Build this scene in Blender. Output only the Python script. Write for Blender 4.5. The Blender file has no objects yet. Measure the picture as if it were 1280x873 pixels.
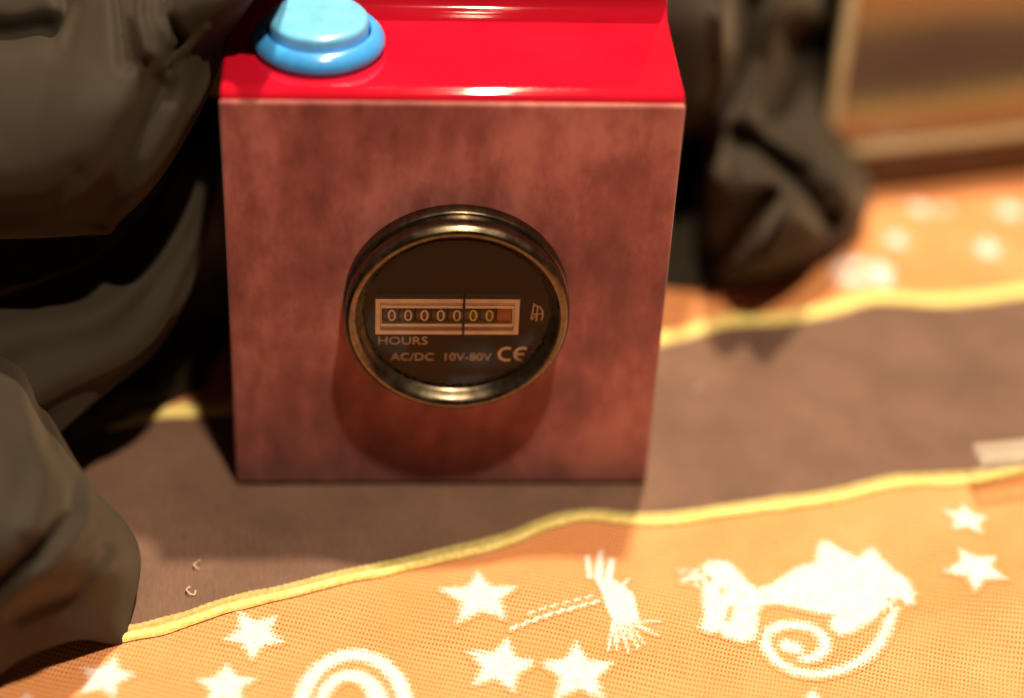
import bpy, bmesh, math, random
import numpy as np
from mathutils import Vector, Matrix, noise
from mathutils.geometry import tessellate_polygon
random.seed(7)
S = bpy.context.scene
COL = S.collection
MM = 0.001

# ---------------------------------------------------------------- camera
CAM = Vector((-0.0210879, -0.4383794, 0.3791791))
CR = Vector((0.99763896, -0.05358967, 0.04294933))
CU = Vector((-0.0017233, 0.60565267, 0.79572726))
CF = Vector((0.06865514, 0.79392254, -0.60413035))
FPX = 2689.18
cam = bpy.data.cameras.new('camera'); camo = bpy.data.objects.new('camera', cam); COL.objects.link(camo)
m = Matrix((CR, CU, -CF)).transposed().to_4x4(); m.translation = CAM
camo.matrix_world = m
cam.lens = FPX / 1280 * 36; cam.sensor_width = 36
cam.clip_start = 0.01; cam.clip_end = 60
cam.dof.use_dof = True; cam.dof.focus_distance = 0.53; cam.dof.aperture_fstop = 2.8
S.camera = camo

# ---------------------------------------------------------------- light
def lamp(name, loc, tgt, size, power, col, shape='DISK'):
    l = bpy.data.lights.new(name, 'AREA'); l.shape = shape; l.size = size; l.energy = power; l.color = col
    o = bpy.data.objects.new(name, l); COL.objects.link(o)
    o.location = loc
    o.rotation_euler = (Vector(tgt) - Vector(loc)).to_track_quat('-Z', 'Y').to_euler()
    return o
W = bpy.data.worlds.new('World'); S.world = W; W.use_nodes = True
W.node_tree.nodes['Background'].inputs[0].default_value = (1.0, 0.62, 0.36, 1)
W.node_tree.nodes['Background'].inputs[1].default_value = 0.05
WARM = (1.0, 0.76, 0.50)
# two ceiling lamps: one a little behind the box, one a little in front of it
lamp('lamp_behind', (0.14, 0.32, 1.35), (0.02, 0.02, 0.05), 0.055, 31.0, WARM)
lamp('lamp_front', (0.13, -0.42, 1.34), (0, 0, 0.05), 0.05, 23.0, WARM)
# a row of small bulbs hanging further off, to the right and behind
for k, (x, y, z, p) in enumerate([(0.20, 0.62, 1.42, .8), (0.155, 0.05, 1.50, .5), (0.215, 0.45, 1.52, .7), (0.17, 0.85, 1.30, .8), (0.185, 0.25, 1.48, .6),
                                  (0.225, 0.75, 1.46, .8), (0.24, 1.0, 1.35, .8), (0.21, -0.15, 1.5, .4), (0.13, 0.5, 1.55, .5), (0.16, 0.3, 1.6, .5),
                                  (-0.12, 0.45, 1.5, .3), (0.06, 0.7, 1.45, .3), (0.34, 0.6, 1.4, .4)]):
    lamp('bulb', (x, y, z), (0, 0, 0), 0.02, p * .5, WARM)
S.view_settings.view_transform = 'Standard'; S.view_settings.look = 'None'
S.view_settings.exposure = 0; S.view_settings.gamma = 1; S.view_settings.use_curve_mapping = False

# ---------------------------------------------------------------- helpers
def unproj(px, py, z=None, y=None):
    d = CF + CR * ((px - 640) / FPX) - CU * ((py - 436.5) / FPX)
    t = (z * MM - CAM.z) / d.z if z is not None else (y * MM - CAM.y) / d.y
    return CAM + d * t

def link(name, me, mat=None, parent=None, smooth=True, label=None):
    o = bpy.data.objects.new(name, me); COL.objects.link(o)
    if mat is not None and not me.materials: me.materials.append(mat)
    if smooth:
        me.polygons.foreach_set('use_smooth', [True] * len(me.polygons))
    if parent: o.parent = parent
    if label: o['label'] = label
    return o

def obj(name, bm, mat=None, parent=None, smooth=True, label=None, angle=None):
    bmesh.ops.recalc_face_normals(bm, faces=bm.faces)
    me = bpy.data.meshes.new(name); bm.to_mesh(me); bm.free()
    o = link(name, me, mat, parent, smooth, label)
    if angle:
        me.set_sharp_from_angle(angle=math.radians(angle))
    return o

def pyd(name, vs, fs, mat=None, parent=None, smooth=True, label=None):
    me = bpy.data.meshes.new(name); me.from_pydata([tuple(v) for v in vs], [], fs); me.update()
    return link(name, me, mat, parent, smooth, label)

def thing(name, label, cat, loc=(0, 0, 0), group=None):
    o = bpy.data.objects.new(name, None); COL.objects.link(o); o.location = loc
    o['label'] = label; o['category'] = cat
    if group: o['group'] = group
    return o

def box_bm(x0, x1, y0, y1, z0, z1, bev=0.0, seg=2, bm=None):
    b = bmesh.new()
    bmesh.ops.create_cube(b, size=1)
    for v in b.verts:
        v.co = Vector(((x0 + x1) / 2 + v.co.x * (x1 - x0), (y0 + y1) / 2 + v.co.y * (y1 - y0), (z0 + z1) / 2 + v.co.z * (z1 - z0))) * MM
    if bev: bmesh.ops.bevel(b, geom=b.edges[:], offset=bev * MM, segments=seg, profile=.5, affect='EDGES')
    if bm is None: return b
    me = bpy.data.meshes.new('t'); b.to_mesh(me); b.free(); bm.from_mesh(me); bpy.data.meshes.remove(me)
    return bm

def lathe_bm(prof, n=96, closed=False):
    """prof: list of (r, h); axis +z"""
    bm = bmesh.new(); rings = []
    for r, h in prof:
        if r < 1e-6: rings.append([bm.verts.new((0, 0, h * MM))])
        else: rings.append([bm.verts.new((r * MM * math.cos(2 * math.pi * i / n), r * MM * math.sin(2 * math.pi * i / n), h * MM)) for i in range(n)])
    pr = list(zip(rings, rings[1:]))
    if closed: pr.append((rings[-1], rings[0]))
    for a, b in pr:
        for i in range(n):
            j = (i + 1) % n
            if len(a) == 1 and len(b) == 1: continue
            if len(a) == 1: bm.faces.new((a[0], b[i], b[j]))
            elif len(b) == 1: bm.faces.new((a[i], b[0], a[j]))
            else: bm.faces.new((a[i], b[i], b[j], a[j]))
    return bm

# ---------------------------------------------------------------- materials
class N:
    def __init__(s, name):
        s.m = bpy.data.materials.new(name); s.m.use_nodes = True; s.t = s.m.node_tree
        s.b = s.t.nodes['Principled BSDF']; s.c = s.t.nodes.new('ShaderNodeTexCoord')
    def n(s, typ, **k):
        x = s.t.nodes.new('ShaderNode' + typ)
        for a, v in k.items():
            if a in x.inputs: x.inputs[a].default_value = v
            else: setattr(x, a, v)
        return x
    def l(s, a, b): s.t.links.new(a, b); return s
    def mapping(s, scale=(1, 1, 1), rot=(0, 0, 0)):
        mp = s.n('Mapping'); mp.inputs['Scale'].default_value = scale; mp.inputs['Rotation'].default_value = rot
        s.l(s.c.outputs['Object'], mp.inputs[0]); return mp.outputs[0]
    def noise(s, scale, detail=4, rough=.55, vec=None):
        x = s.n('TexNoise'); x.inputs['Scale'].default_value = scale; x.inputs['Detail'].default_value = detail
        x.inputs['Roughness'].default_value = rough
        s.l(vec if vec is not None else s.c.outputs['Object'], x.inputs['Vector']); return x.outputs['Fac']
    def ramp(s, fac, *stops):
        r = s.n('ValToRGB'); e = r.color_ramp.elements
        while len(e) < len(stops): e.new(.5)
        for el, (p, c) in zip(e, stops):
            el.position = p; el.color = (*c, 1) if len(c) == 3 else c
        s.l(fac, r.inputs[0]); return r.outputs[0]
    def math(s, op, a, b=None, c=None):
        x = s.n('Math'); x.operation = op
        for i, v in enumerate((a, b, c)):
            if v is None: continue
            if isinstance(v, (int, float)): x.inputs[i].default_value = v
            else: s.l(v, x.inputs[i])
        return x.outputs[0]
    def bump(s, h, strength=.3, dist=.0005):
        x = s.n('Bump'); x.inputs['Strength'].default_value = strength; x.inputs['Distance'].default_value = dist
        s.l(h, x.inputs['Height']); s.l(x.outputs[0], s.b.inputs['Normal']); return x
    def set(s, **k):
        for a, v in k.items(): s.b.inputs[a.replace('_', ' ')].default_value = v if not (isinstance(v, tuple) and len(v) == 3) else (*v, 1)
        return s

def simple(name, col, rough=.5, metal=0.0, bump=None, **k):
    x = N(name); x.set(Base_Color=col, Roughness=rough, Metallic=metal, **k)
    f = x.noise(160, 4)
    c2 = tuple(min(1, v * 1.15) for v in col); c1 = tuple(v * .85 for v in col)
    x.l(x.ramp(f, (.3, c1), (.7, c2)), x.b.inputs['Base Color'])
    if bump: x.bump(x.noise(bump[0], 3), bump[1], bump[2])
    return x.m

def mat_red():
    x = N('glossy_red_paint'); x.set(Roughness=.16, Coat_Weight=.6, Coat_Roughness=.06)
    x.l(x.ramp(x.noise(60, 3), (.3, (.40, .004, .020)), (.7, (.47, .006, .026))), x.b.inputs['Base Color'])
    sc = x.noise(900, 2, vec=x.mapping((1, .05, 1)))
    x.l(x.ramp(x.noise(45, 5), (.4, (.08,) * 3), (.75, (.14,) * 3)), x.b.inputs['Roughness'])
    x.bump(x.noise(220, 2), .06, .0002)
    return x.m
def mat_panel():
    x = N('mottled_red_brown_panel'); x.set(Roughness=.62)
    a = x.noise(38, 6, .62, vec=x.mapping((1, 1, .62)))
    b = x.noise(240, 5, .6, vec=x.mapping((1, 1, .35)))
    g = x.noise(2600, 2)
    f = x.math('ADD', x.math('MULTIPLY', a, .78), x.math('ADD', x.math('MULTIPLY', b, .16), x.math('MULTIPLY', g, .06)))
    x.l(x.ramp(f, (.40, (.135, .028, .028)), (.5, (.225, .056, .053)), (.61, (.37, .122, .112))), x.b.inputs['Base Color'])
    x.bump(x.math('ADD', x.math('MULTIPLY', g, .6), b), .25, .0003)
    x.set(Sheen_Weight=.25, Sheen_Roughness=.5)
    x.b.inputs['Specular IOR Level'].default_value = .3
    return x.m
def weave(x):
    """net of small dark pinholes in staggered rows; returns hole mask and the orange colour"""
    mp = x.mapping((1, 1, 1), (0, 0, math.radians(17)))
    sp = x.n('SeparateXYZ'); x.l(mp, sp.inputs[0])
    wob = x.math('MULTIPLY', x.noise(40, 2), 3.2); wo2 = x.math('MULTIPLY', x.noise(260, 3), 2.6)
    def tri(o, per):
        return x.math('SINE', x.math('ADD', x.math('MULTIPLY', o, 2 * math.pi / per), x.math('ADD', wob, wo2)))
    u = x.math('ADD', sp.outputs[0], x.math('MULTIPLY', sp.outputs[1], .62))
    v = x.math('SUBTRACT', sp.outputs[0], x.math('MULTIPLY', sp.outputs[1], .62))
    p = x.math('MULTIPLY', tri(u, .0019), tri(v, .0019))
    hole = x.math('MULTIPLY_ADD', p, .5, .5)
    base = x.ramp(x.noise(26, 5), (.35, (.70, .285, .105)), (.65, (.77, .35, .155)))
    dark = x.n('MixRGB', blend_type='MIX'); dark.inputs[2].default_value = (.30, .085, .02, 1)
    x.l(base, dark.inputs[1]); x.l(x.math('MULTIPLY', x.ramp(hole, (.50, (0, 0, 0)), (.9, (1, 1, 1))), x.ramp(x.noise(55, 5), (.3, (.45,) * 3), (.65, (1, 1, 1)))), dark.inputs[0])
    fz = x.n('MixRGB', blend_type='MULTIPLY'); fz.inputs[0].default_value = 1
    x.l(dark.outputs[0], fz.inputs[1]); x.l(x.ramp(x.noise(1500, 3), (.25, (.82,) * 3), (.75, (1.0,) * 3)), fz.inputs[2])
    return hole, fz.outputs[0]
def mat_orange():
    x = N('orange_woven_cloth'); x.set(Roughness=.9)
    hole, c = weave(x)
    x.l(c, x.b.inputs['Base Color'])
    x.bump(x.math('SUBTRACT', x.noise(1500, 2), hole), .5, .0003)
    return x.m
def mat_print():
    x = N('cream_print'); x.set(Roughness=.9)
    hole, c = weave(x)
    at = x.n('Attribute', attribute_name='inside')
    m1 = x.math('ADD', at.outputs['Fac'], x.math('MULTIPLY', x.math('SUBTRACT', x.noise(900, 2), .5), 1.1))
    m2 = x.math('SUBTRACT', m1, x.math('MULTIPLY', x.ramp(hole, (.5, (0, 0, 0)), (.95, (1, 1, 1))), .3))
    cream = x.ramp(x.noise(500, 4), (.3, (.72, .60, .62)), (.65, (.80, .71, .76)))
    mx = x.n('MixRGB'); x.l(x.ramp(m2, (.15, (0, 0, 0)), (.95, (1, 1, 1))), mx.inputs[0]); x.l(c, mx.inputs[1]); x.l(cream, mx.inputs[2])
    x.l(mx.outputs[0], x.b.inputs['Base Color'])
    x.bump(x.math('SUBTRACT', x.noise(1500, 2), hole), .4, .0003)
    return x.m
def mat_band():
    x = N('dark_brown_cloth_band'); x.set(Roughness=.8, Sheen_Weight=.15)
    a = x.noise(30, 5); g = x.noise(2400, 2)
    th = x.noise(1700, 2, vec=x.mapping((1, .12, 1), (0, 0, .35)))
    f = x.math('ADD', x.math('MULTIPLY', a, .55), x.math('ADD', x.math('MULTIPLY', g, .2), x.math('MULTIPLY', th, .25)))
    x.l(x.ramp(f, (.38, (.085, .044, .031)), (.62, (.155, .084, .060))), x.b.inputs['Base Color'])
    x.bump(x.math('ADD', g, th), .35, .0003)
    return x.m
def mat_yellow(nm='yellow_woven_trim', k=1.0):
    x = N(nm); x.set(Roughness=.7, Sheen_Weight=.3)
    st = x.noise(900, 3, vec=x.mapping((1, .6, 1), (0, 0, .3)))
    x.l(x.ramp(st, (.3, (.64 * k, .51 * k, .09 * k)), (.7, (.88 * k, .78 * k, .36 * k))), x.b.inputs['Base Color'])
    x.bump(st, .6, .0005)
    return x.m
def mat_black():
    x = N('black_sateen_cloth'); x.set(Roughness=.78, Sheen_Weight=.08, Sheen_Roughness=.5)
    x.b.inputs['Sheen Tint'].default_value = (1, .82, .6, 1)
    x.l(x.ramp(x.noise(30, 5), (.3, (.013, .0098, .0066)), (.7, (.0205, .0155, .0105))), x.b.inputs['Base Color'])
    x.bump(x.math('ADD', x.noise(60, 3), x.math('MULTIPLY', x.noise(1800, 2), .25)), .2, .0008)
    x.b.inputs['Specular IOR Level'].default_value = .28
    return x.m
def mat_bezel():
    x = N('dark_burnished_metal'); x.set(Metallic=1.0, Roughness=.27)
    x.l(x.ramp(x.noise(500, 3, vec=x.mapping((1, 1, .02))), (.3, (.09, .075, .055)), (.7, (.15, .125, .09))), x.b.inputs['Base Color'])
    x.l(x.ramp(x.noise(200, 4), (.3, (.2,) * 3), (.7, (.36,) * 3)), x.b.inputs['Roughness'])
    x.b.inputs['Anisotropic'].default_value = .5
    return x.m
def mat_glass(name, tint=(1, 1, 1), refl=None, rough=0.0, ior=1.5):
    """thin clear sheet: real reflection over a straight see-through"""
    x = N(name); t = x.t; t.nodes.remove(x.b)
    out = [n for n in t.nodes if n.type == 'OUTPUT_MATERIAL'][0]
    tr = x.n('BsdfTransparent'); tr.inputs[0].default_value = (*tint, 1)
    gl = x.n('BsdfGlossy'); gl.inputs['Roughness'].default_value = rough
    mx = x.n('MixShader')
    fr = x.n('Fresnel'); fr.inputs[0].default_value = ior
    if refl is None: x.l(fr.outputs[0], mx.inputs[0])
    else: x.l(x.math('ADD', fr.outputs[0], refl), mx.inputs[0])
    x.l(tr.outputs[0], mx.inputs[1]); x.l(gl.outputs[0], mx.inputs[2]); x.l(mx.outputs[0], out.inputs[0])
    return x.m

M = dict(
    red=mat_red(), panel=mat_panel(), orange=mat_orange(), prnt=mat_print(), band=mat_band(), yellow=mat_yellow(),
    black=mat_black(), olive=mat_yellow('olive_stitching', .52), bezel=mat_bezel(),
    blue=simple('glossy_blue_plastic', (.045, .30, .80), .22, bump=(300, .05, .0002), Coat_Weight=.4, Coat_Roughness=.08),
    lightblue=simple('pale_blue_plastic', (.13, .46, .86), .30, bump=(300, .05, .0002), Coat_Weight=.25, Coat_Roughness=.12),
    dial=simple('black_dial', (.008, .006, .005), .6, **{'Specular_IOR_Level': .08}),
    cream=simple('cream_plastic', (.92, .86, .80), .45, bump=(800, .1, .0001)),
    tan=simple('grey_tan_bevel', (.58, .50, .43), .5),
    digit=simple('white_ink', (.85, .75, .64), .6),
    text=simple('dim_white_ink', (.62, .52, .42), .6),
    digity=simple('yellow_ink', (.92, .74, .03), .6),
    wheel=simple('black_wheel', (.02, .015, .012), .4),
    wheelo=simple('orange_wheel', (.40, .12, .02), .5),
    glass=mat_glass('clear_cover', (1, 1, 1), ior=1.3),
    caseglass=mat_glass('case_glass', (.62, .56, .48), refl=.17, rough=.11),
    caseedge=simple('greenish_glass_edge', (.52, .48, .33), .25, bump=(60, .2, .001), Coat_Weight=.5),
    wood=simple('dark_varnished_wood', (.05, .018, .008), .35, bump=(50, .2, .001)),
    acrylic=None,
    fluff=simple('pale_lint', (.55, .45, .36), .9),
)
xa = N('clear_acrylic'); xa.set(Base_Color=(.93, .93, .88), Roughness=.12, IOR=1.49, Transmission_Weight=.75)
xa.set(Alpha=.6); xa.bump(xa.noise(120, 3), .2, .0006); M['acrylic'] = xa.m

# ---------------------------------------------------------------- table and printed cloth
def smooth(a, b, t):
    t = max(0, min(1, (t - a) / (b - a))); return t * t * (3 - 2 * t)
def h(x, y):
    """cloth height in mm, x y in mm"""
    dx = max(abs(x) - 57, 0); dy = max(-4 - y, y - 60, 0)
    k = smooth(0, 22, math.hypot(dx, dy))
    v = noise.noise(Vector((x * .022, y * .03, 3.1))) * 2.0 + noise.noise(Vector((x * .06, y * .05, 9.1))) * .6
    # long soft ripple crossing the cloth at the right
    v += 2.3 * math.exp(-((x - 118 + .55 * y) / 13) ** 2) * smooth(70, 100, x) + 1.9 * math.exp(-((x - 165 + .4 * y) / 12) ** 2)
    # the fold that lifts the front edge of the band in front of the box
    v += 1.4 * math.exp(-((x - 36) / 13) ** 2 - ((y + 15) / 8) ** 2)
    return max(v + 1.5, 0.2) * k

def interp(pts, x):
    if x <= pts[0][0]:
        (x0, y0), (x1, y1) = pts[0], pts[1]
    elif x >= pts[-1][0]:
        (x0, y0), (x1, y1) = pts[-2], pts[-1]
    else:
        for i in range(len(pts) - 1):
            if pts[i][0] <= x <= pts[i + 1][0]: break
        p0 = pts[max(i - 1, 0)]; p1 = pts[i]; p2 = pts[i + 1]; p3 = pts[min(i + 2, len(pts) - 1)]
        t = (x - p1[0]) / (p2[0] - p1[0]); w = p2[0] - p1[0]
        m1 = (p2[1] - p0[1]) / (p2[0] - p0[0]) * w; m2 = (p3[1] - p1[1]) / (p3[0] - p1[0]) * w
        return ((2 * t ** 3 - 3 * t ** 2 + 1) * p1[1] + (t ** 3 - 2 * t ** 2 + t) * m1 + (-2 * t ** 3 + 3 * t ** 2) * p2[1] + (t ** 3 - t ** 2) * m2)
    return y0 + (y1 - y0) * (x - x0) / (x1 - x0)

def gp(px, py, z=1.5):
    p = unproj(px, py, z=z); return (p.x / MM, p.y / MM)
FRONT = [gp(-200, 640), gp(20, 735), gp(100, 772), gp(150, 795), gp(300, 756), gp(450, 718), gp(570, 690), gp(640, 674), gp(690, 654), gp(735, 644), gp(790, 648), gp(860, 644), gp(960, 632), gp(1080, 616), gp(1175, 601), gp(1280, 592), gp(1420, 570)]
BACK = [gp(-100, 585), gp(0, 556), gp(145, 528), gp(290, 506), gp(450, 478), gp(640, 448), gp(833, 420), gp(920, 405), gp(1000, 398), gp(1080, 384), gp(1180, 378), gp(1280, 366), gp(1420, 350)]
def yF(x): return interp(FRONT, x)
def yB(x): return interp(BACK, x)

tt = box_bm(-900, 900, -500, 1100, -30, -1.0, 3)
top = obj('table_top', tt, M['wood']); top['kind'] = 'structure'

cloth = thing('printed_tablecloth', 'orange tablecloth printed with cream stars, moon and cat, with a brown band edged in yellow', 'tablecloth', (0, 0, 0))
def grid(name, xs, yf, nt, zoff, mat, parent, extra=None, label=None):
    vs = []; fs = []
    for x in xs:
        a, b = yf(x)
        for j in range(nt + 1):
            t = j / nt; y = a + (b - a) * t
            z = h(x, y) + zoff + (extra(x, y, t) if extra else 0)
            vs.append((x * MM, y * MM, z * MM))
    n = nt + 1
    for i in range(len(xs) - 1):
        for j in range(nt):
            fs.append((i * n + j, (i + 1) * n + j, (i + 1) * n + j + 1, i * n + j + 1))
    return pyd(name, vs, fs, mat, parent, True, label)
rng = lambda a, b, s: [a + s * i for i in range(int((b - a) / s) + 1)]
grid('ground_fabric', rng(-420, 520, 2.5), lambda x: (-230, 620), 340, -.3, M['orange'], cloth)
grid('dark_band', rng(-300, 420, 2), lambda x: (yF(x), yB(x)), 44, .35, M['band'], cloth,
     extra=lambda x, y, t: .35 * noise.noise(Vector((x * .05, y * .05, 1))) * min(1, t * 6, (1 - t) * 6))
def strands(name, fy, label, two=False):
    """a woven trim: one flat ribbon with two raised, stitched cords"""
    vs = []; fs = []; K = 15
    xs = rng(-300, 420, .7)
    for i, x in enumerate(xs):
        for j in range(K):
            t = j / (K - 1) * 2 - 1
            w = 2.6 + .35 * noise.noise(Vector((x * .15, 0, 5)))
            y = fy(x) + t * w
            c = abs(math.sin((t + 1) * math.pi)) ** .6          # two cords
            z = h(x, y) + .5 + c * (.85 + (.28 if t > 0 else .06) * math.sin(x * 2 * math.pi / 1.7 + t * 2.2) + .12 * noise.noise(Vector((x * .5, y, 2))))
            if abs(t) == 1: z = h(x, y) + .1
            vs.append((x * MM, y * MM, z * MM))
    for i in range(len(xs) - 1):
        for j in range(K - 1):
            fs.append((i * K + j, (i + 1) * K + j, (i + 1) * K + j + 1, i * K + j + 1))
    o = pyd(name, vs, fs, M['yellow'], cloth, True, label)
    if two:
        o.data.materials.append(M['olive'])
        o.data.polygons.foreach_set('material_index', [1 if (i % (K - 1)) >= K // 2 else 0 for i in range(len(o.data.polygons))])
    return o
strands('yellow_trim', yF, 'yellow woven trim along the front edge of the band', True)
strands('yellow_trim', yB, 'yellow woven trim along the back edge of the band')

def sd_poly(X, Y, pl):
    d = np.full(X.shape, 1e9); ins = np.zeros(X.shape, bool); n = len(pl)
    for i in range(n):
        ax, ay = pl[i]; bx, by = pl[(i + 1) % n]
        dx, dy = bx - ax, by - ay; t = np.clip(((X - ax) * dx + (Y - ay) * dy) / (dx * dx + dy * dy + 1e-12), 0, 1)
        d = np.minimum(d, np.hypot(X - ax - t * dx, Y - ay - t * dy))
        if ay != by: ins ^= ((ay > Y) != (by > Y)) & (X < (bx - ax) * (Y - ay) / (by - ay) + ax)
    return np.where(ins, d, -d)
def sd_line(X, Y, pts, r0, r1):
    out = np.full(X.shape, -1e9); n = len(pts) - 1
    for i in range(n):
        (ax, ay), (bx, by) = pts[i], pts[i + 1]
        dx, dy = bx - ax, by - ay; t = np.clip(((X - ax) * dx + (Y - ay) * dy) / (dx * dx + dy * dy + 1e-12), 0, 1)
        out = np.maximum(out, r0 + (r1 - r0) * (i + t) / n - np.hypot(X - ax - t * dx, Y - ay - t * dy))
    return out
def motif(name, shapes, cuts=(), label=None, soft=1.25, cell=.45):
    """flat print on the cloth: shapes in mm, either a polygon or (points, r0, r1); the ink thins out at its edge"""
    allp = [p for q in shapes for p in (q[0] if isinstance(q, tuple) else q)]
    x0 = min(p[0] for p in allp) - 3; x1 = max(p[0] for p in allp) + 3; y0 = min(p[1] for p in allp) - 3; y1 = max(p[1] for p in allp) + 3
    nx = int((x1 - x0) / cell) + 1; ny = int((y1 - y0) / cell) + 1
    X, Y = np.meshgrid(x0 + cell * np.arange(nx), y0 + cell * np.arange(ny), indexing='ij')
    sd = np.full(X.shape, -1e9)
    for q in shapes:
        sd = np.maximum(sd, sd_line(X, Y, *q) if isinstance(q, tuple) else sd_poly(X, Y, q))
    for q in cuts:
        sd = np.minimum(sd, -(sd_line(X, Y, *q) if isinstance(q, tuple) else sd_poly(X, Y, q)))
    f = np.clip(sd / (2 * soft) + .5, 0, 1)
    keep = (f > 0.001)
    ids = -np.ones(X.shape, int); vs = []; fs = []; at = []
    cellk = keep[:-1, :-1] | keep[1:, :-1] | keep[:-1, 1:] | keep[1:, 1:]
    for i, j in zip(*np.nonzero(cellk)):
        q = []
        for a, b in ((i, j), (i + 1, j), (i + 1, j + 1), (i, j + 1)):
            if ids[a, b] < 0:
                ids[a, b] = len(vs); x, y = X[a, b], Y[a, b]
                vs.append((x * MM, y * MM, (h(x, y) - .16) * MM)); at.append(float(f[a, b]))
            q.append(int(ids[a, b]))
        fs.append(q)
    o = pyd(name, vs, fs, M['prnt'], cloth, True, label)
    o.data.attributes.new('inside', 'FLOAT', 'POINT').data.foreach_set('value', at)
    return o
def P(pts): return [gp(a, b, 1.3) for a, b in pts]
def star(px, py, r, rot, sq=.84):
    cx, cy = gp(px, py, 1.3); rr = r / 4.75
    out = []
    for k in range(10):
        a = math.radians(rot + 36 * k + random.uniform(-3, 3)); q = rr if k % 2 == 0 else rr * .52
        q *= random.uniform(.93, 1.07)
        out.append((cx + q * math.sin(a), cy + q * 1.05 * math.cos(a)))
    motif('star', [out])
for a in [(600, 750, 47, 0), (318, 793, 38, 40), (626, 832, 42, 15), (722, 840, 44, 0), (1207, 652, 30, 10), (1219, 718, 38, -20),
          (132, 848, 36, 15), (282, 858, 36, 0), (866, 722, 18, 20), (30, 900, 40, 0), (1010, 900, 40, 20),
          (1235, 312, 26, 10), (1150, 262, 22, 0), (1120, 300, 24, 30), (1262, 262, 26, 10), (1180, 262, 14, 10), (1330, 720, 40, 0)]:
    star(*a)
def L(pts, r0, r1=None): return (P(pts), r0 / 4.45, (r0 if r1 is None else r1) / 4.45)
def arc(cx, cy, rx, ry, a0, a1, n=40):
    return [(cx + rx * math.cos(math.radians(a0 + (a1 - a0) * i / n)), cy - ry * math.sin(math.radians(a0 + (a1 - a0) * i / n))) for i in range(n + 1)]
motif('moon', [L(arc(442, 884, 65, 66, -60, 240), 9), L(arc(438, 884, 36, 40, -20, 200), 12, 6)])
# second print in the back row, far behind, seen blurred
motif('moon', [L(arc(1068, 347, 20, 12, 0, 350), 10)], label='small blurred moon print near the back edge of the band')
motif('leaf', [P([(1082, 340), (1100, 326), (1118, 340), (1112, 362), (1090, 366)])])
cat = [(877, 706), (886, 701), (896, 699), (908, 701), (920, 708), (934, 724), (946, 733), (962, 730), (985, 715), (1005, 706), (1019, 704),
       (1021, 690), (1026, 678), (1036, 679), (1056, 692), (1074, 698), (1083, 688), (1092, 685), (1100, 697), (1116, 712), (1136, 726),
       (1144, 743), (1142, 756), (1134, 757), (1124, 750), (1112, 756), (1100, 768), (1082, 780), (1066, 790), (1050, 793), (1038, 784), (1038, 774), (1044, 768),
       (1020, 764), (998, 758), (975, 753), (956, 754), (948, 762), (949, 785), (944, 798), (928, 803), (908, 797), (900, 790), (886, 792), (874, 786), (880, 770), (877, 740)]
motif('cat', [P(cat), L([(850, 712), (862, 714), (878, 714)], 1.5, 6), L([(852, 726), (864, 722), (878, 720)], 1.5, 5)],
      cuts=[L([(914, 758), (912, 768), (909, 774)], 2.2), L([(904, 735), (903, 740)], 1.5)])
pts = [(1117, 752), (1114, 770), (1107, 790), (1094, 810), (1074, 828), (1048, 842), (1018, 848), (990, 840), (968, 825), (957, 806), (958, 790), (972, 781), (992, 778), (1015, 782), (1030, 795), (1032, 812), (1020, 822), (1003, 825)]
pts = [cr2 for i in range(len(pts) - 1) for cr2 in [tuple(Vector(pts[i]).lerp(Vector(pts[i + 1]), .25)), tuple(Vector(pts[i]).lerp(Vector(pts[i + 1]), .75))]]
motif('cat_tail', [L(pts, 6, 7), L([(985, 806), (994, 810)], 10, 9)])
br = [L([(734, 697), (737, 722)], 2.5, 3.5), L([(751, 690), (748, 722)], 3.5, 5), L([(765, 699), (760, 726)], 3.5, 5), L([(764, 745), (786, 724)], 5, 1.5),
      P([(742, 722), (766, 724), (780, 733), (792, 745), (796, 764), (799, 776), (788, 784), (768, 782), (757, 762), (752, 742)])]
for k in range(11):
    a = k / 10
    br.append(L([(766 + 28 * a, 780 - 8 * a), (764 + 34 * a, 794 - 14 * a), (764 + 64 * a + random.uniform(-5, 5), 808 - 24 * a ** 2 + random.uniform(-7, 7) + 6 * math.sin(a * 3))], 2.4, .9))
motif('broom', br, soft=.6)
motif('dashed_line', [L([(638 + 14.5 * k, 790 - 4.6 * k), (646 + 14.5 * k, 786 - 4.6 * k)], 2.2) for k in range(8)] +
      [L([(660 + 14.5 * k, 773 - 4.4 * k), (667 + 14.5 * k, 770 - 4.4 * k)], 1.4) for k in range(6)], soft=.5)

# ---------------------------------------------------------------- the red box
H = 120.0; HW = 55.0; DEP = 40.0
box = thing('counter_box', 'red box with blue push button on top and round hour counter in its brown front', 'box', (0, 0, 1.2 * MM))
def prof():
    """side profile of the bent top sheet (y, z): front bend, flat top, cove, riser"""
    p = [(0, H - 3.2)]
    for i in range(9):
        a = math.radians(180 - 90 * i / 8); p.append((3.2 + 3.2 * math.cos(a), H - 3.2 + 3.2 * math.sin(a)))
    for i in range(1, 10): p.append((3.2 + (37.5 - 3.2) * i / 10, H))
    for i in range(9):
        a = math.radians(-90 + 90 * i / 8); p.append((37.5 + 4 * math.cos(a), H + 4 + 4 * math.sin(a)))
    for i in range(1, 8): p.append((41.5, H + 4 + 26 * i / 7))
    for i in range(1, 7):
        a = math.radians(180 - 90 * i / 6); p.append((43.5 + 2 * math.cos(a), H + 30 + 2 * math.sin(a)))
    p.append((90, H + 32))
    return p
pr = prof()
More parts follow.
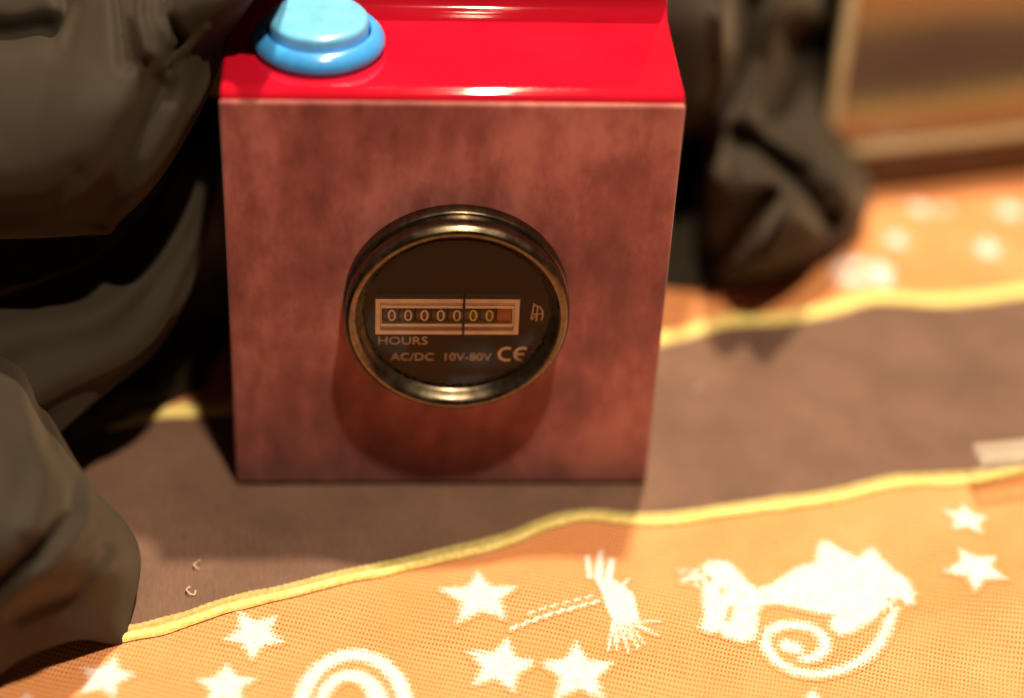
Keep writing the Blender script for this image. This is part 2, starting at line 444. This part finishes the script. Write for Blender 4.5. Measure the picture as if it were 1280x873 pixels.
def shell():
    bm = bmesh.new()
    outer = pr
    e = 1.3
    xs = [(-HW, 1.0), (-HW + .25, .5), (-HW + .75, .14), (-HW + e, 0), (HW - e, 0), (HW - .75, .14), (HW - .25, .5), (HW, 1.0)]
    # rounded long edges: the sheet sinks by s*e at the very sides
    rows = []
    for x, s in xs:
        row = []
        for i, (y, z) in enumerate(outer):
            a = outer[max(i - 1, 0)]; b = outer[min(i + 1, len(outer) - 1)]
            n = Vector((-(b[1] - a[1]), b[0] - a[0])).normalized()
            row.append(bm.verts.new(((x) * MM, (y - n.x * s * e) * MM, (z - n.y * s * e) * MM)))
        rows.append(row)
    for a, b in zip(rows, rows[1:]):
        for i in range(len(outer) - 1): bm.faces.new((a[i], a[i + 1], b[i + 1], b[i]))
    # side walls
    for row, x in ((rows[0], -HW), (rows[-1], HW)):
        low = [bm.verts.new((v.co.x, v.co.y, 0)) for v in row]
        for i in range(len(row) - 1): bm.faces.new((row[i], row[i + 1], low[i + 1], low[i]))
        # narrow front returns of the side walls
        s = 1 if x > 0 else -1
        xi = x - s * 1.6
        prev = None
        for xx, yy in ((x, row[0].co.y / MM), (x - s * .25, .5), (x - s * .7, .12), (xi, 0), (xi, 2)):
            t = bm.verts.new((xx * MM, yy * MM, (H - 3.2) * MM)); b_ = bm.verts.new((xx * MM, yy * MM, 0))
            if prev: bm.faces.new((prev[0], t, b_, prev[1]))
            prev = (t, b_)
    bmesh.ops.remove_doubles(bm, verts=bm.verts, dist=1e-5)
    # back
    a = rows[0][-1]; b = rows[-1][-1]
    bl = bm.verts.new((-HW * MM, 90 * MM, 0)); br_ = bm.verts.new((HW * MM, 90 * MM, 0))
    bm.faces.new((a, b, br_, bl))
    # under lip of the front bend
    l0 = bm.verts.new((-(HW - 1.6) * MM, 0, (H - 3.2) * MM)); l1 = bm.verts.new(((HW - 1.6) * MM, 0, (H - 3.2) * MM))
    l2 = bm.verts.new(((HW - 1.6) * MM, 2 * MM, (H - 3.6) * MM)); l3 = bm.verts.new((-(HW - 1.6) * MM, 2 * MM, (H - 3.6) * MM))
    bm.faces.new((l0, l1, l2, l3))
    return bm
obj('shell', shell(), M['red'], box, True, angle=40)
# front panel, let in a hair behind the shell's lip; hole for the meter is covered by its barrel
fp = box_bm(-HW + .05, HW - .05, -1.2, 1.0, 0, H - 2.4, .9, 3)
obj('front_panel', fp, M['panel'], box, True, 'reddish brown mottled front panel', angle=40)

# hour meter -------------------------------------------------------------------
MX, MZ = 2.0, 61.4
def meter_xf(o):
    o.location = (MX * MM, 0, MZ * MM); o.rotation_euler = (math.radians(90), 0, 0); return o
bez = meter_xf(obj('hour_meter', lathe_bm([(22.0, -1.5), (27.6, -1.5), (28.1, .6), (28.2, 4.4), (27.9, 4.8), (27.4, 5.0), (27.4, 5.5), (27.8, 5.9), (27.95, 9.6), (27.7, 10.8), (27.1, 11.6), (26.3, 11.9), (25.6, 11.6), (24.8, 10.6), (23.9, 9.2), (23.3, 8.7), (23.1, 8.1), (22.9, 5.0), (22.5, 4.8)], 144), M['bezel'], box, True,
               'round hour counter with a dark metal rim', angle=50))
def mchild(name, bm, mat, smooth=True, label=None, angle=None):
    if name != 'cover_glass': bmesh.ops.translate(bm, verts=bm.verts, vec=(0, 0 if name == 'dial' else -1.5 * MM, 1.4 * MM))
    return obj(name, bm, mat, bez, smooth, label, angle)     # built in meter space: x right, y up, z towards viewer
mchild('dial', lathe_bm([(0, 5.0), (12, 5.0), (22.95, 5.0)], 96), M['dial'])
gl = [(23.2, 7.6)] + [(23.2 * math.cos(math.radians(a)), 7.6 + .9 * math.sin(math.radians(a))) for a in range(10, 90, 10)] + [(0, 8.5)]
gl = [(23.2, 8.3), (22.5, 8.45), (18, 8.55), (10, 8.6), (0, 8.65)]
mchild('cover_glass', lathe_bm(gl, 96), M['glass'], label='clear round cover over the dial')
# counter frame: outer lip, sloping bevel, inner lip around the window
fx0, fx1, fy0, fy1 = -20.4, 15.6, -4.8, 6.4
def ring(bm, a, b, za, zb):
    """rectangular ring between rect a and rect b (x0,x1,y0,y1) at heights za, zb"""
    def c(r, z): return [bm.verts.new((r[i] * MM, r[j] * MM, z * MM)) for i, j in ((0, 2), (1, 2), (1, 3), (0, 3))]
    A = c(a, za); B = c(b, zb)
    for i in range(4): bm.faces.new((A[i], A[(i + 1) % 4], B[(i + 1) % 4], B[i]))
def rect(d): return (fx0 + d, fx1 - d, fy0 + d, fy1 - d)
bm = bmesh.new()
ring(bm, rect(0), rect(0.15), 5.0, 6.9); ring(bm, rect(.15), rect(1.25), 6.9, 6.9); ring(bm, rect(1.25), rect(1.45), 6.9, 6.5)
mchild('counter_frame', bm, M['cream'], False)
W2 = (-18.6, 13.7, -1.75, 2.85)
inn = lambda d: (W2[0] - d, W2[1] + d, W2[2] - d, W2[3] + d)
bm = bmesh.new(); ring(bm, rect(1.4), inn(.9), 6.5, 6.0); mchild('frame_bevel', bm, M['tan'], False)
bm = bmesh.new(); ring(bm, inn(.95), inn(.9), 6.0, 6.25); ring(bm, inn(.9), inn(.1), 6.25, 6.25); ring(bm, inn(.1), inn(0), 6.25, 5.1); mchild('window_lip', bm, M['cream'], False)
def text_mesh(txt, size, mat, loc, name, sx=1.0, ext=.04, shear=0.0, label=None):
    cu = bpy.data.curves.new('t', 'FONT'); cu.body = txt; cu.size = size * MM; cu.align_x = 'CENTER'; cu.align_y = 'CENTER'
    cu.extrude = ext * MM; cu.shear = shear; cu.resolution_u = 3
    o = bpy.data.objects.new('t', cu); COL.objects.link(o)
    dg = bpy.context.evaluated_depsgraph_get()
    me = bpy.data.meshes.new_from_object(o.evaluated_get(dg)); bpy.data.objects.remove(o)
    me.transform(Matrix.Translation((Vector(loc) + Vector((0, -1.5, 1.4))) * MM) @ Matrix.Diagonal((sx, 1, 1, 1)))
    me.materials.clear()
    return link(name, me, mat, bez, False, label)
pitch = 4.05
for k in range(8):
    cx = W2[0] + 2.05 + k * pitch
    bm = bmesh.new(); n = 9
    # a segment of drum, axis along x
    R = 5.2; vs = []
    for i in range(n):
        a = math.radians(-30 + 60 * i / (n - 1))
        vs.append([bm.verts.new(((cx + s * 1.75) * MM, (.55 + R * math.sin(a)) * MM, (.75 + R * math.cos(a)) * MM)) for s in (-1, 1)])
    for a, b in zip(vs, vs[1:]): bm.faces.new((a[0], a[1], b[1], b[0]))
    # only the part in the window shows
    bmesh.ops.bisect_plane(bm, geom=bm.verts[:] + bm.edges[:] + bm.faces[:], plane_co=(0, W2[2] * MM, 0), plane_no=(0, -1, 0), clear_outer=True)
    bmesh.ops.bisect_plane(bm, geom=bm.verts[:] + bm.edges[:] + bm.faces[:], plane_co=(0, W2[3] * MM, 0), plane_no=(0, 1, 0), clear_outer=True)
    mchild('digit_wheel', bm, M['wheelo'] if k == 7 else M['wheel'], True, 'plain orange last wheel' if k == 7 else None)
    if k < 7:
        text_mesh('0', 5.0, M['digity'] if k >= 5 else M['digit'], (cx + .35, .35, 6.02), 'digit', .92, .03,
                  label='yellow digit 0' if k >= 5 else 'white digit 0')
bm = bmesh.new(); cx = W2[0] + 5 * pitch - .02
box_bm(cx - .28, cx + .28, W2[3] - .1, fy1 + .1, 5.0, 7.0, 0, 2, bm); box_bm(cx - .28, cx + .28, fy0 - .1, W2[2] + .1, 5.0, 7.0, 0, 2, bm)
box_bm(cx - .2, cx + .2, W2[2], W2[3], 5.0, 6.35, 0, 2, bm)
mchild('decimal_bar', bm, M['dial'], False)
text_mesh('HOURS', 3.5, M['text'], (-13.4, -8.1, 5.1), 'lettering', 1.1)
text_mesh('AC/DC  10V-80V', 3.35, M['text'], (-3.6, -13.2, 5.1), 'lettering', 1.06)
# CE mark: two round letters cut from rings
def polyband(pts, w, z=5.12):
    bm = bmesh.new(); L = []
    for i, (x, y) in enumerate(pts):
        a = Vector(pts[max(i - 1, 0)]); b = Vector(pts[min(i + 1, len(pts) - 1)]); d = (b - a).normalized()
        L.append((bm.verts.new(((x - d.y * w) * MM, (y + d.x * w) * MM, z * MM)), bm.verts.new(((x + d.y * w) * MM, (y - d.x * w) * MM, z * MM))))
    for p, q in zip(L, L[1:]): bm.faces.new((p[0], q[0], q[1], p[1]))
    return bm
def merge(*bms):
    o = bmesh.new()
    for b in bms:
        me = bpy.data.meshes.new('t'); b.to_mesh(me); b.free(); o.from_mesh(me); bpy.data.meshes.remove(me)
    return o
cring = lambda cx, cy, r: [(cx + r * math.cos(math.radians(a)), cy + r * math.sin(math.radians(a))) for a in range(60, 301, 12)]
mchild('conformity_mark', merge(polyband(cring(13.0, -12.2, 1.95), .38), polyband(cring(17.0, -12.2, 1.95), .38), polyband([(15.2, -12.2), (17.5, -12.2)], .34)), M['digit'], False)
dm = [(19.1, -1.6), (19.1, 3.6)]
mchild('approval_mark', merge(polyband([(18.7, -1.2), (19.2, 3.8)], .2), polyband([(19.3, 3.2), (20.6, 2.7), (21.4, 1.4), (21.5, -.2), (21.2, -1.5)], .24),
                              polyband([(20.1, 3.0), (20.0, -1.8)], .2), polyband([(18.9, .4), (21.3, .5)], .18), polyband([(18.8, -1.4), (20.0, .3)], .15)), M['text'], False)

# push button ---------------------------------------------------------------
def bprof(r0, z0, r, hgt, fil, top_dip=0.0):
    p = [(r0, z0)]
    return p
fl = obj('push_button', lathe_bm([(12, 0), (14.9, 0), (15.7, .5), (16.0, 1.4), (15.9, 2.5), (15.3, 3.7), (14.3, 4.7), (13.4, 5.1), (12.9, 5.15), (12.6, 4.9), (12.4, 4.3), (12.3, 3.0)], 96), M['blue'], box, True, 'round bright blue push button')
fl.location = (-32.0 * MM, 21.6 * MM, H * MM)
obj('plunger', lathe_bm([(12.0, 3.0), (12.0, 6.9), (11.85, 7.6), (11.4, 8.1), (10.6, 8.4), (9.2, 8.5), (5, 8.55), (0, 8.6)], 96), M['lightblue'], fl, True, 'pale blue round cap of the button')

# ---------------------------------------------------------------- draped black cloth
def cr(p0, p1, p2, p3, t):
    return tuple(.5 * (2 * b + (c - a) * t + (2 * a - 5 * b + 4 * c - d) * t * t + (3 * b - a - 3 * c + d) * t ** 3) for a, b, c, d in zip(p0, p1, p2, p3))
def sample(row, u):
    n = len(row) - 1; f = min(u * n, n - 1e-6); i = int(f)
    return cr(row[max(i - 1, 0)], row[i], row[i + 1], row[min(i + 2, n)], f - i)
def segdist(px, py, a, b):
    ax, ay = a; bx, by = b; dx, dy = bx - ax, by - ay
    t = max(0, min(1, ((px - ax) * dx + (py - ay) * dy) / (dx * dx + dy * dy + 1e-9)))
    return math.hypot(px - ax - t * dx, py - ay - t * dy)
def drape(rows, nu, nv, grooves=(), wr=1.0, seed=0.0, zmin=.8):
    """surface through a grid of (px, py, z) -> world points; grooves are (polyline, width, depth)"""
    vs = []
    for j in range(nv + 1):
        v = j / nv
        col = []
        n = len(rows) - 1; f = min(v * n, n - 1e-6); jj = int(f); t = f - jj
        for i in range(nu + 1):
            u = i / nu
            q = [sample(rows[max(0, min(n, jj + k))], u) for k in (-1, 0, 1, 2)]
            px, py, z = cr(*q, t)
            z0 = z
            for pl, w, d in grooves:
                ds = min(segdist(px, py, a, b) for a, b in zip(pl, pl[1:]))
                z -= d * math.exp(-(ds / w) ** 2)
            z = max(z, min(4.2, z0), zmin)
            p = unproj(px, py, z=z)
            k = wr * MM
            s = Vector((px * .011, py * .011, seed))
            s2 = Vector((px * .03 + py * .012, py * .022 - px * .01, seed + 4))
            edge = min(1, 6 * u, 6 * (1 - u), 6 * v, 6 * (1 - v))
            p = p + Vector((0, 0, 1)) * k * edge * (2.4 * (abs(noise.noise(s)) - .2) + 1.0 * abs(noise.noise(s2)))
            if p.z < zmin * MM: p.z = zmin * MM
            vs.append(p)
    fs = [(j * (nu + 1) + i, j * (nu + 1) + i + 1, (j + 1) * (nu + 1) + i + 1, (j + 1) * (nu + 1) + i) for j in range(nv) for i in range(nu)]
    return vs, fs
def cloth_obj(name, data, parent=None, label=None, cat=None, thick=.5):
    vs, fs = data
    o = pyd(name, vs, fs, M['black'], parent, True)
    md = o.modifiers.new('thickness', 'SOLIDIFY'); md.thickness = thick * MM; md.offset = 0
    if label: o['label'] = label
    if cat: o['category'] = cat
    return o
def tube_obj(name, pts, parent, seed=0.0, flat=.8, n=50, m_=56):
    """a rolled fold of cloth along (px,py,z,r)"""
    vs = []
    for j in range(n + 1):
        px, py, z, r = sample(pts, j / n); c = unproj(px, py, z=z)
        q = sample(pts, min(1, j / n + .02)); c2 = unproj(q[0], q[1], z=q[2])
        q = sample(pts, max(0, j / n - .02)); c1 = unproj(q[0], q[1], z=q[2])
        d = (c2 - c1).normalized(); s = d.cross(Vector((0, 0, 1))).normalized(); up = s.cross(d).normalized()
        for i in range(m_):
            a = 2 * math.pi * i / m_
            crs = .10 * (abs(math.sin(a * 2.5 + j * .05 + seed)) - .5) + .06 * math.sin(a * 7 + 3 * noise.noise(Vector((j * .1, 0, seed))))
            rr = r * MM * (1 + crs + .22 * noise.noise(Vector((math.cos(a) * 1.3, math.sin(a) * 1.3, seed + j * .08))))
            vs.append(c + s * rr * math.cos(a) + up * rr * flat * math.sin(a))
    fs = [(j * m_ + i, j * m_ + (i + 1) % m_, (j + 1) * m_ + (i + 1) % m_, (j + 1) * m_ + i) for j in range(n) for i in range(m_)]
    fs += [tuple(range(m_))[::-1], tuple(n * m_ + i for i in range(m_))]
    return pyd(name, vs, fs, M['black'], parent, True)

left = thing('black_cloth', 'large bunched black cloth with a wide overhanging flap left of the red box', 'cloth', tuple(unproj(80, 400, z=0)))
def reparent(o, root):
    o.parent = root; o.matrix_parent_inverse = Matrix.Translation(-Vector(root.location)); return o
flap = cloth_obj('flap', drape([
    [(-420, -700, 40), (-100, -700, 40), (120, -700, 40), (330, -690, 40), (410, -680, 40), (400, -680, 30)],  # back rows, out of view, added to keep lamp light from leaking underneath
    [(-320, -380, 90), (0, -380, 95), (180, -380, 100), (330, -370, 100), (410, -360, 100), (400, -370, 70)],
    [(-120, -120, 128), (40, -120, 134), (180, -120, 140), (310, -110, 146), (372, -100, 148), (360, -110, 110)],
    [(-120, -20, 122), (40, -20, 128), (160, -20, 134), (262, -15, 140), (318, -8, 138), (304, -14, 100)],
    [(-120, 60, 116), (40, 65, 121), (130, 65, 125), (215, 60, 126), (284, 55, 118), (268, 45, 85)],
    [(-120, 140, 108), (20, 145, 113), (100, 145, 116), (180, 145, 114), (246, 145, 104), (230, 130, 70)],
    [(-120, 220, 98), (10, 222, 102), (80, 222, 103), (145, 222, 100), (193, 232, 90), (180, 215, 60)],
    [(-120, 275, 86), (0, 276, 88), (60, 275, 88), (110, 270, 86), (150, 276, 78), (140, 262, 50)],
    [(-120, 298, 74), (0, 298, 76), (60, 296, 76), (105, 293, 76), (136, 291, 72), (128, 278, 46)],
    [(-120, 290, 48), (0, 288, 48), (60, 286, 48), (100, 280, 48), (124, 270, 46), (120, 262, 36)]],
    110, 150, [([(-40, 46), (20, 48), (55, 40)], 22, 4.5), ([(140, -60), (150, 20), (156, 80)], 8, 2.6), ([(176, -60), (172, 20), (184, 66)], 8, -2.2), ([(205, -60), (208, 20), (226, 52), (212, 84)], 7, 2.4), ([(260, 34), (234, 62), (206, 84)], 4, -1.2), ([(60, -60), (86, 10), (70, 60)], 12, 2.5), ([(96, 220), (60, 262), (-20, 268)], 14, 1.2), ([(128, 280), (160, 190), (200, 110)], 20, 3)], wr=.22, seed=1.3))
reparent(flap, left)
base = cloth_obj('under_layer', drape([
    [(-160, 60, 18), (0, 60, 20), (120, 60, 22), (230, 60, 20), (300, 60, 8), (330, 60, 6)],
    [(-160, 200, 16), (0, 200, 18), (120, 200, 18), (230, 200, 14), (290, 200, 7), (320, 200, 5)],
    [(-160, 340, 14), (0, 340, 16), (120, 340, 16), (220, 340, 12), (280, 330, 6), (300, 330, 4)],
    [(-160, 450, 12), (0, 450, 14), (100, 450, 14), (200, 430, 10), (265, 420, 6), (284, 415, 3)],
    [(-160, 540, 9), (0, 540, 9), (90, 525, 9), (170, 495, 8), (235, 474, 6), (262, 462, 3)],
    [(-160, 640, 2), (0, 610, 2), (80, 575, 1.5), (140, 532, 1.5), (205, 508, 1.5), (262, 480, 1.5)]],
    80, 80, [], wr=2.2, seed=6.0))
reparent(base, left)
reparent(tube_obj('rolled_fold', [(268, 130, 84, 4), (248, 200, 76, 6), (222, 280, 62, 9), (176, 355, 50, 13), (112, 412, 42, 18), (40, 455, 36, 22), (-60, 480, 34, 24), (-180, 490, 32, 24)], None, 2.0), left)
reparent(tube_obj('small_fold', [(226, 410, 14, 4), (219, 440, 12, 6), (210, 468, 9, 5), (205, 492, 5, 2)], None, 7.0, n=20, m_=16), left)

sleeve = cloth_obj('black_sleeve', drape([
    [(-160, 380, 8), (-60, 385, 8), (0, 405, 8), (30, 445, 6), (48, 490, 3)],
    [(-160, 392, 46), (-60, 398, 46), (-2, 415, 42), (34, 455, 34), (62, 522, 20)],
    [(-160, 480, 64), (-50, 490, 62), (18, 515, 56), (68, 560, 43), (112, 603, 22)],
    [(-160, 590, 66), (-50, 600, 63), (30, 610, 57), (105, 640, 42), (158, 655, 17)],
    [(-160, 680, 58), (-40, 690, 54), (40, 700, 48), (118, 705, 35), (175, 700, 11)],
    [(-160, 760, 40), (-40, 765, 37), (40, 755, 32), (110, 750, 23), (163, 772, 4)],
    [(-160, 860, 14), (-40, 850, 12), (34, 812, 12), (98, 792, 12), (153, 803, 1.5)],
    [(-160, 880, 1), (-40, 866, 1), (26, 826, 2), (95, 800, 4), (146, 806, .6)]],
    100, 100, [([(46, 505), (62, 560), (96, 600), (92, 640), (50, 690), (-20, 745)], 11, 5), ([(20, 470), (60, 590), (40, 660)], 16, -2.5), ([(130, 690), (90, 740), (20, 770)], 12, 2.5), ([(108, 610), (104, 650), (60, 712), (0, 760)], 11, -2)], wr=.3, seed=11.0),
    label='black sleeve end with a stitched seam lying at the lower left corner', cat='sleeve')

right = cloth_obj('black_cloth', drape([
    [(740, -100, 100), (820, -100, 108), (900, -100, 112), (980, -100, 100), (1050, -100, 70), (1056, -100, 40)],
    [(740, 20, 84), (820, 20, 92), (900, 20, 95), (980, 20, 82), (1036, 30, 52), (1042, 30, 24)],
    [(740, 110, 66), (820, 110, 70), (890, 115, 74), (960, 120, 66), (1026, 125, 36), (1032, 125, 12)],
    [(740, 190, 48), (820, 190, 46), (880, 190, 54), (950, 185, 60), (1030, 172, 38), (1072, 185, 10)],
    [(740, 260, 30), (820, 260, 28), (880, 255, 38), (950, 255, 52), (1040, 245, 42), (1088, 248, 12)],
    [(740, 320, 14), (820, 320, 14), (880, 322, 22), (950, 320, 30), (1020, 300, 26), (1066, 300, 6)],
    [(740, 352, 4), (820, 354, 4), (880, 354, 7), (940, 350, 9), (990, 334, 8), (1034, 322, 1.5)],
    [(740, 362, .8), (820, 364, .8), (880, 364, .8), (935, 358, .8), (985, 346, .8), (1024, 330, .8)]],
    100, 100, [([(866, 190), (862, 260), (856, 320)], 24, 44), ([(940, -20), (930, 70), (880, 190)], 22, 16), ([(1000, 60), (970, 140)], 30, 18),
               ([(930, 175), (985, 215), (1034, 270)], 17, 15), ([(962, 250), (920, 300), (880, 340)], 18, 13), ([(900, 20), (905, 110), (880, 180)], 10, -4), ([(1010, 210), (1050, 250), (1030, 310)], 9, 3), ([(985, 260), (960, 320)], 9, -3)], wr=.6, seed=21.0),
    label='small bunched black cloth behind the right edge of the red box', cat='cloth')

# ---------------------------------------------------------------- glass display case (back right)
A = unproj(1028, 196, z=17); B = unproj(1285, 167, z=17)
ax = (B - A); ax.z = 0; ang = math.atan2(ax.y, ax.x)
case = thing('display_case', 'glass display case on a dark wooden base at the back right corner', 'display case', (A.x, A.y, 0))
case.rotation_euler = (0, 0, ang)
obj('base', box_bm(-2, 160, -1, 130, 1.2, 15.5, 1.5), M['wood'], case, True, angle=40)
G = 4.2; CH = 120
fpn = obj('pane', box_bm(G + .1, 158, 0, 3.6, 0, CH - 20), M['caseglass'], case, False, 'front pane of the case')
fpn.location = (0, .2 * MM, 20 * MM); fpn.rotation_euler = (math.radians(-4), 0, 0)
obj('pane', box_bm(0, 3.6, G + .1, 128, 20, CH), M['caseglass'], case, False, 'left side pane of the case')
obj('glass_edge', box_bm(-.3, G, -.3, G, 15.6, CH + 1, .8), M['caseedge'], case, True, angle=40)
obj('bottom_rail', box_bm(G + .1, 159, -.4, G, 15.6, 19.8, .8), M['caseedge'], case, True, angle=40)
obj('case_floor', box_bm(G + .2, 156, G + .2, 126, 15.6, 17.0), M['wood'], case, False)
obj('bottom_rail', box_bm(-.4, G, G + .1, 129, 15.6, 19.8, .8), M['caseedge'], case, True, angle=40)
obj('case_back', box_bm(0, 158, 127, 130, 15.7, CH), M['wood'], case, False)

# ---------------------------------------------------------------- clear acrylic corner at the right edge
C0 = unproj(1228, 578, z=14)
ac = thing('acrylic_stand', 'corner of a clear acrylic stand at the right edge of the picture', 'stand', (C0.x, C0.y, 0))
ac.rotation_euler = (0, 0, math.radians(8))
obj('shelf', box_bm(0, 90, -1, 8, 11, 14.5, 1.4, 4), M['acrylic'], ac, True, angle=40)
obj('foot', box_bm(70, 84, 3, 5.4, 2.6, 10.9, .8, 2), M['acrylic'], ac, True, angle=40)

# ---------------------------------------------------------------- specks of lint on the band
for k, (px, py, r, lb) in enumerate([(872, 490, 1.5, 'pale curled speck of lint on the lit band right of the red box'),
                                     (247, 708, 1.2, 'pale crumb of lint on the band near the sleeve, upper of two'),
                                     (240, 742, 1.5, 'pale crumb of lint on the band near the sleeve, lower of two')]):
    x, y = gp(px, py, 2); pts = []
    bm = bmesh.new(); rr = .22; n = 14; ringsv = []
    for i in range(n):
        a = i / (n - 1) * 4.2 + k; c = Vector((math.cos(a) * r * (1 - .4 * i / n), math.sin(a) * r * 1.1, .5 + .5 * math.sin(a * 2)))
        ringsv.append([bm.verts.new((c + Vector((rr * math.cos(b), rr * math.sin(b) * .6, rr * math.sin(b)))) * MM) for b in (0, 1.57, 3.14, 4.71)])
    for a, b in zip(ringsv, ringsv[1:]):
        for i in range(4): bm.faces.new((a[i], a[(i + 1) % 4], b[(i + 1) % 4], b[i]))
    o = obj('lint', bm, M['fluff']); o.location = (x * MM, y * MM, (h(x, y) + .6) * MM)
    o['label'] = lb; o['category'] = 'lint'; o['group'] = 'specks of lint on the dark band'
